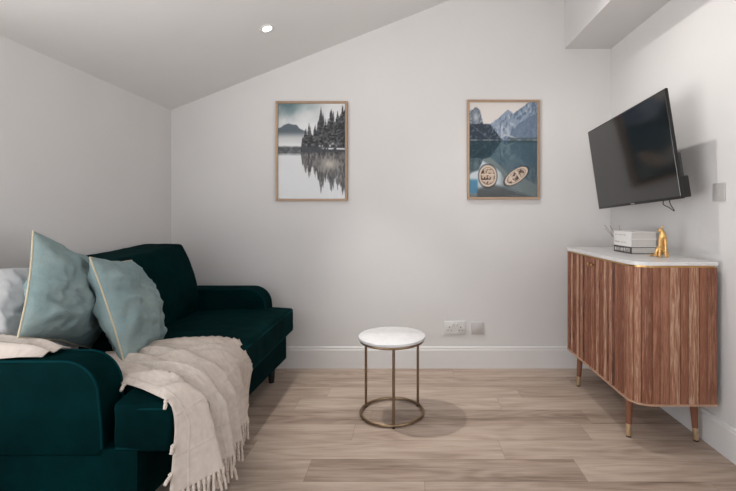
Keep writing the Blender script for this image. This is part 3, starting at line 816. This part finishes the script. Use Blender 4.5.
# ------------------------------------------------------------------ throw
t = thing('throw_blanket', 'cream woven throw with fringe draped over the seat front of the green sofa', 'blanket', (-.9, 1.72, .2))
def row(z, xy): return [Vector((x, y, z if not isinstance(z, (list, tuple)) else z[i])) for i, (x, y) in enumerate(xy)]
hi, lo = .034, .001
def zr(b): return [b+lo, b+hi*.8, b+lo, b+hi, b+lo*2, b+hi, b+lo, b+hi*.8, b+hi*.6, b+lo]
rows = [
 row(zr(.496), [(-1.22, 1.640), (-1.215, 1.66), (-1.21, 1.68), (-1.205, 1.70), (-1.20, 1.725), (-1.20, 1.75), (-1.195, 1.78), (-1.19, 1.81), (-1.19, 1.85), (-1.18, 1.88)]),
 row(zr(.496), [(-1.10, 1.560), (-1.07, 1.61), (-1.05, 1.65), (-1.05, 1.69), (-1.05, 1.73), (-1.045, 1.77), (-1.04, 1.82), (-1.04, 1.87), (-1.03, 1.93), (-1.02, 1.975)]),
 row(zr(.492), [(-.945, 1.505), (-.935, 1.575), (-.93, 1.61), (-.93, 1.65), (-.925, 1.69), (-.92, 1.74), (-.92, 1.80), (-.915, 1.87), (-.915, 1.96), (-.92, 2.045)]),
 row(zr(.484), [(-.83, 1.445), (-.815, 1.525), (-.825, 1.560), (-.815, 1.610), (-.825, 1.640), (-.815, 1.712), (-.82, 1.755), (-.82, 1.845), (-.82, 1.95), (-.825, 2.055)]),
 row([.465, .486, .458, .486, .460, .484, .460, .476, .464, .462], [(-.766, 1.418), (-.742, 1.505), (-.764, 1.528), (-.740, 1.590), (-.764, 1.612), (-.742, 1.695), (-.764, 1.722), (-.748, 1.835), (-.758, 1.94), (-.762, 2.04)]),
 row([.400, .420, .400, .420, .400, .415, .400, .408, .400, .400], [(-.744, 1.402), (-.680, 1.490), (-.744, 1.492), (-.680, 1.575), (-.744, 1.578), (-.684, 1.685), (-.744, 1.690), (-.702, 1.822), (-.734, 1.925), (-.740, 2.03)]),
 row([.300, .335, .320, .335, .320, .328, .320, .325, .320, .315], [(-.744, 1.388), (-.642, 1.470), (-.732, 1.462), (-.640, 1.556), (-.734, 1.546), (-.652, 1.675), (-.735, 1.665), (-.680, 1.810), (-.728, 1.908), (-.734, 2.02)]),
 row([.195, .243, .235, .234, .228, .226, .224, .232, .225, .222], [(-.748, 1.376), (-.612, 1.458), (-.722, 1.445), (-.610, 1.542), (-.724, 1.525), (-.628, 1.664), (-.728, 1.646), (-.660, 1.800), (-.722, 1.895), (-.730, 2.005)]),
]
NU, NV = 9, 9
cols = [spline(r, NV) for r in rows]
m = len(cols[0]); grid = []
for j in range(m): grid.append(spline([c[j] for c in cols], NU))
nu = len(grid[0])
bm = bmesh.new(); uvl = bm.loops.layers.uv.new('UVMap'); VV = []
for j in range(m):
    colv = []
    for i in range(nu):
        p = grid[j][i]; q = p*6
        edge_ = min(1, (nu-1-i)/6)
        d = noise.noise(q)*.006+noise.noise(q*2.6)*.003
        rg = 1-abs(noise.noise(Vector((j/m*8.5-i/nu*3.2, i/nu*1.5, 3))))*2.2
        d = abs(d)*min(1, .2+j/8)+.022*min(1, j/8)*max(0, rg)**2.2*min(1, i/12)*(1 if i < 5.2*NU else max(.25, 1-(i-5.2*NU)/(1.6*NU)))
        dirv = Vector((0, 0, 1)) if i < 4*NU else Vector((1, 0, 0))
        colv.append(bm.verts.new(p+dirv*abs(d)))
    VV.append(colv)
ulen = [0]*nu
for i in range(1, nu): ulen[i] = ulen[i-1]+(grid[m//2][i]-grid[m//2][i-1]).length
vlen = [0]*m
for j in range(1, m): vlen[j] = vlen[j-1]+(grid[j][-1]-grid[j-1][-1]).length
for j in range(m-1):
    for i in range(nu-1):
        f = bm.faces.new((VV[j][i], VV[j+1][i], VV[j+1][i+1], VV[j][i+1]))
        for lp, (a, b) in zip(f.loops, ((j, i), (j+1, i), (j+1, i+1), (j, i+1))): lp[uvl].uv = (ulen[b], vlen[a])
hem = [VV[j][-1].co.copy() for j in range(m)]
near = [VV[0][i].co.copy() for i in range(nu)]
def clothobj(name, bm):
    o = obj(name, bm, M['throw'], t, smooth=180)
    md = o.modifiers.new('thickness', 'SOLIDIFY'); md.thickness = .0035; md.offset = 0
    return o
clothobj('cloth', bm)
def tassel(p, d, L, r=.0042, knot=True):
    d = Vector(d).normalized(); p = Vector(p)
    sw = Vector((random.uniform(-1, 1), random.uniform(-1, 1), 0))*.006
    pts = [p-d*.004, p+d*L*.12, p+d*L*.25, p+d*L*.6+sw, p+d*L+sw*1.6]
    rr = [r*.9, r*1.5 if knot else r, r*.9, r*1.15, r*.9]
    obj('tassel', tube(bmesh.new(), pts, rr, 7), M['fringe'], t)
# fringe evenly along the hem
acc = 0; nxt = .010
for a, b in zip(hem, hem[1:]):
    seg = (b-a).length
    while acc+seg > nxt:
        q = (nxt-acc)/seg; tassel(a.lerp(b, q), (random.uniform(-.05, .12), random.uniform(-.12, .12), -1), random.uniform(.066, .090)); nxt += .0155
    acc += seg
for i, d in ((10, (.15, -1, -.55)), (16, (.1, -1, -.5)), (33, (.0, -1, -.9)), (50, (-.3, -.8, -1)), (57, (-.3, -.8, -1)), (64, (-.2, -.6, -1))):
    if i < nu: tassel(near[i], d, .030, .0055)
# the other end of the same throw, bunched over the near arm
rows = [
 row([.640, .665, .640, .660, .640, .625], [(-1.66, 1.41), (-1.65, 1.44), (-1.65, 1.47), (-1.65, 1.50), (-1.65, 1.53), (-1.65, 1.56)]),
 row([.636, .668, .645, .668, .640, .625], [(-1.46, 1.405), (-1.46, 1.435), (-1.46, 1.465), (-1.46, 1.50), (-1.46, 1.53), (-1.46, 1.56)]),
 row([.618, .660, .640, .662, .640, .620], [(-1.34, 1.405), (-1.34, 1.44), (-1.34, 1.47), (-1.33, 1.50), (-1.33, 1.53), (-1.33, 1.55)]),
 row([.618, .648, .630, .648, .630, .615], [(-1.25, 1.425), (-1.24, 1.45), (-1.25, 1.475), (-1.24, 1.50), (-1.25, 1.53), (-1.25, 1.545)]),
 row([.614, .628, .618, .626, .618, .612], [(-1.20, 1.445), (-1.19, 1.46), (-1.19, 1.48), (-1.18, 1.50), (-1.18, 1.525), (-1.18, 1.54)]),
]
cols = [spline(r, 7) for r in rows]; m = len(cols[0]); grid = [spline([c[j] for c in cols], 8) for j in range(m)]
bm = bmesh.new(); uvl = bm.loops.layers.uv.new('UVMap')
VV = [[bm.verts.new(p+Vector((0, 0, 1))*noise.noise(p*9)*.006) for p in g] for g in grid]
for j in range(m-1):
    for i in range(len(grid[0])-1):
        f = bm.faces.new((VV[j][i], VV[j+1][i], VV[j+1][i+1], VV[j][i+1]))
        for lp, (a, b) in zip(f.loops, ((j, i), (j+1, i), (j+1, i+1), (j, i+1))): lp[uvl].uv = (b*.013, a*.008)
clothobj('cloth_end', bm)

# ------------------------------------------------------------------ camera, light
cd = bpy.data.cameras.new('camera'); cam = bpy.data.objects.new('camera', cd); link(cam)
cam.location = (0, 0, 1.08); cam.rotation_euler = (PI/2, 0, 0)
cd.sensor_width = 36; cd.lens = 440/736*36; cd.shift_x = -40/736; cd.shift_y = -31.5/736; cd.clip_start = .02
bpy.context.scene.camera = cam
W = bpy.data.worlds.new('daylight'); bpy.context.scene.world = W; W.use_nodes = True
bg = W.node_tree.nodes['Background']; bg.inputs[1].default_value = 8.4
wt = W.node_tree; tc = wt.nodes.new('ShaderNodeTexCoord'); sx = wt.nodes.new('ShaderNodeSeparateXYZ'); rp = wt.nodes.new('ShaderNodeValToRGB')
wt.links.new(tc.outputs['Generated'], sx.inputs[0]); mr = wt.nodes.new('ShaderNodeMapRange')
mr.inputs[1].default_value = -1; mr.inputs[2].default_value = 1; wt.links.new(sx.outputs[2], mr.inputs[0]); wt.links.new(mr.outputs[0], rp.inputs[0])
rp.color_ramp.elements[0].position = .47; rp.color_ramp.elements[0].color = (1.0, .99, .985, 1)      # bright lower half, added to throw more light on the ceiling
rp.color_ramp.elements[1].position = .53; rp.color_ramp.elements[1].color = (.37, .40, .43, 1)      # overcast sky
wt.links.new(rp.outputs[0], bg.inputs[0])
def portal(loc, rot, sx, sy):
    ld = bpy.data.lights.new('window_portal', 'AREA'); ld.shape = 'RECTANGLE'; ld.size = sx; ld.size_y = sy
    ld.cycles.is_portal = True
    o = bpy.data.objects.new('window_portal', ld); o.location = loc; o.rotation_euler = rot; link(o)
portal(((rx0+rx1)/2, YF-.11, rz1/2), (PI/2, 0, 0), rx1-rx0, rz1)
portal((XL-.11, (wy0+wy1)/2, (wz0+wz1)/2), (0, -PI/2, 0), wz1-wz0, wy1-wy0)
portal((XR+.11, (vy0+vy1)/2, (vz0+vz1)/2), (0, PI/2, 0), vz1-vz0, vy1-vy0)
vs = bpy.context.scene.view_settings
vs.view_transform = 'Standard'; vs.look = 'None'; vs.gamma = 1; vs.use_curve_mapping = False; vs.exposure = -.07
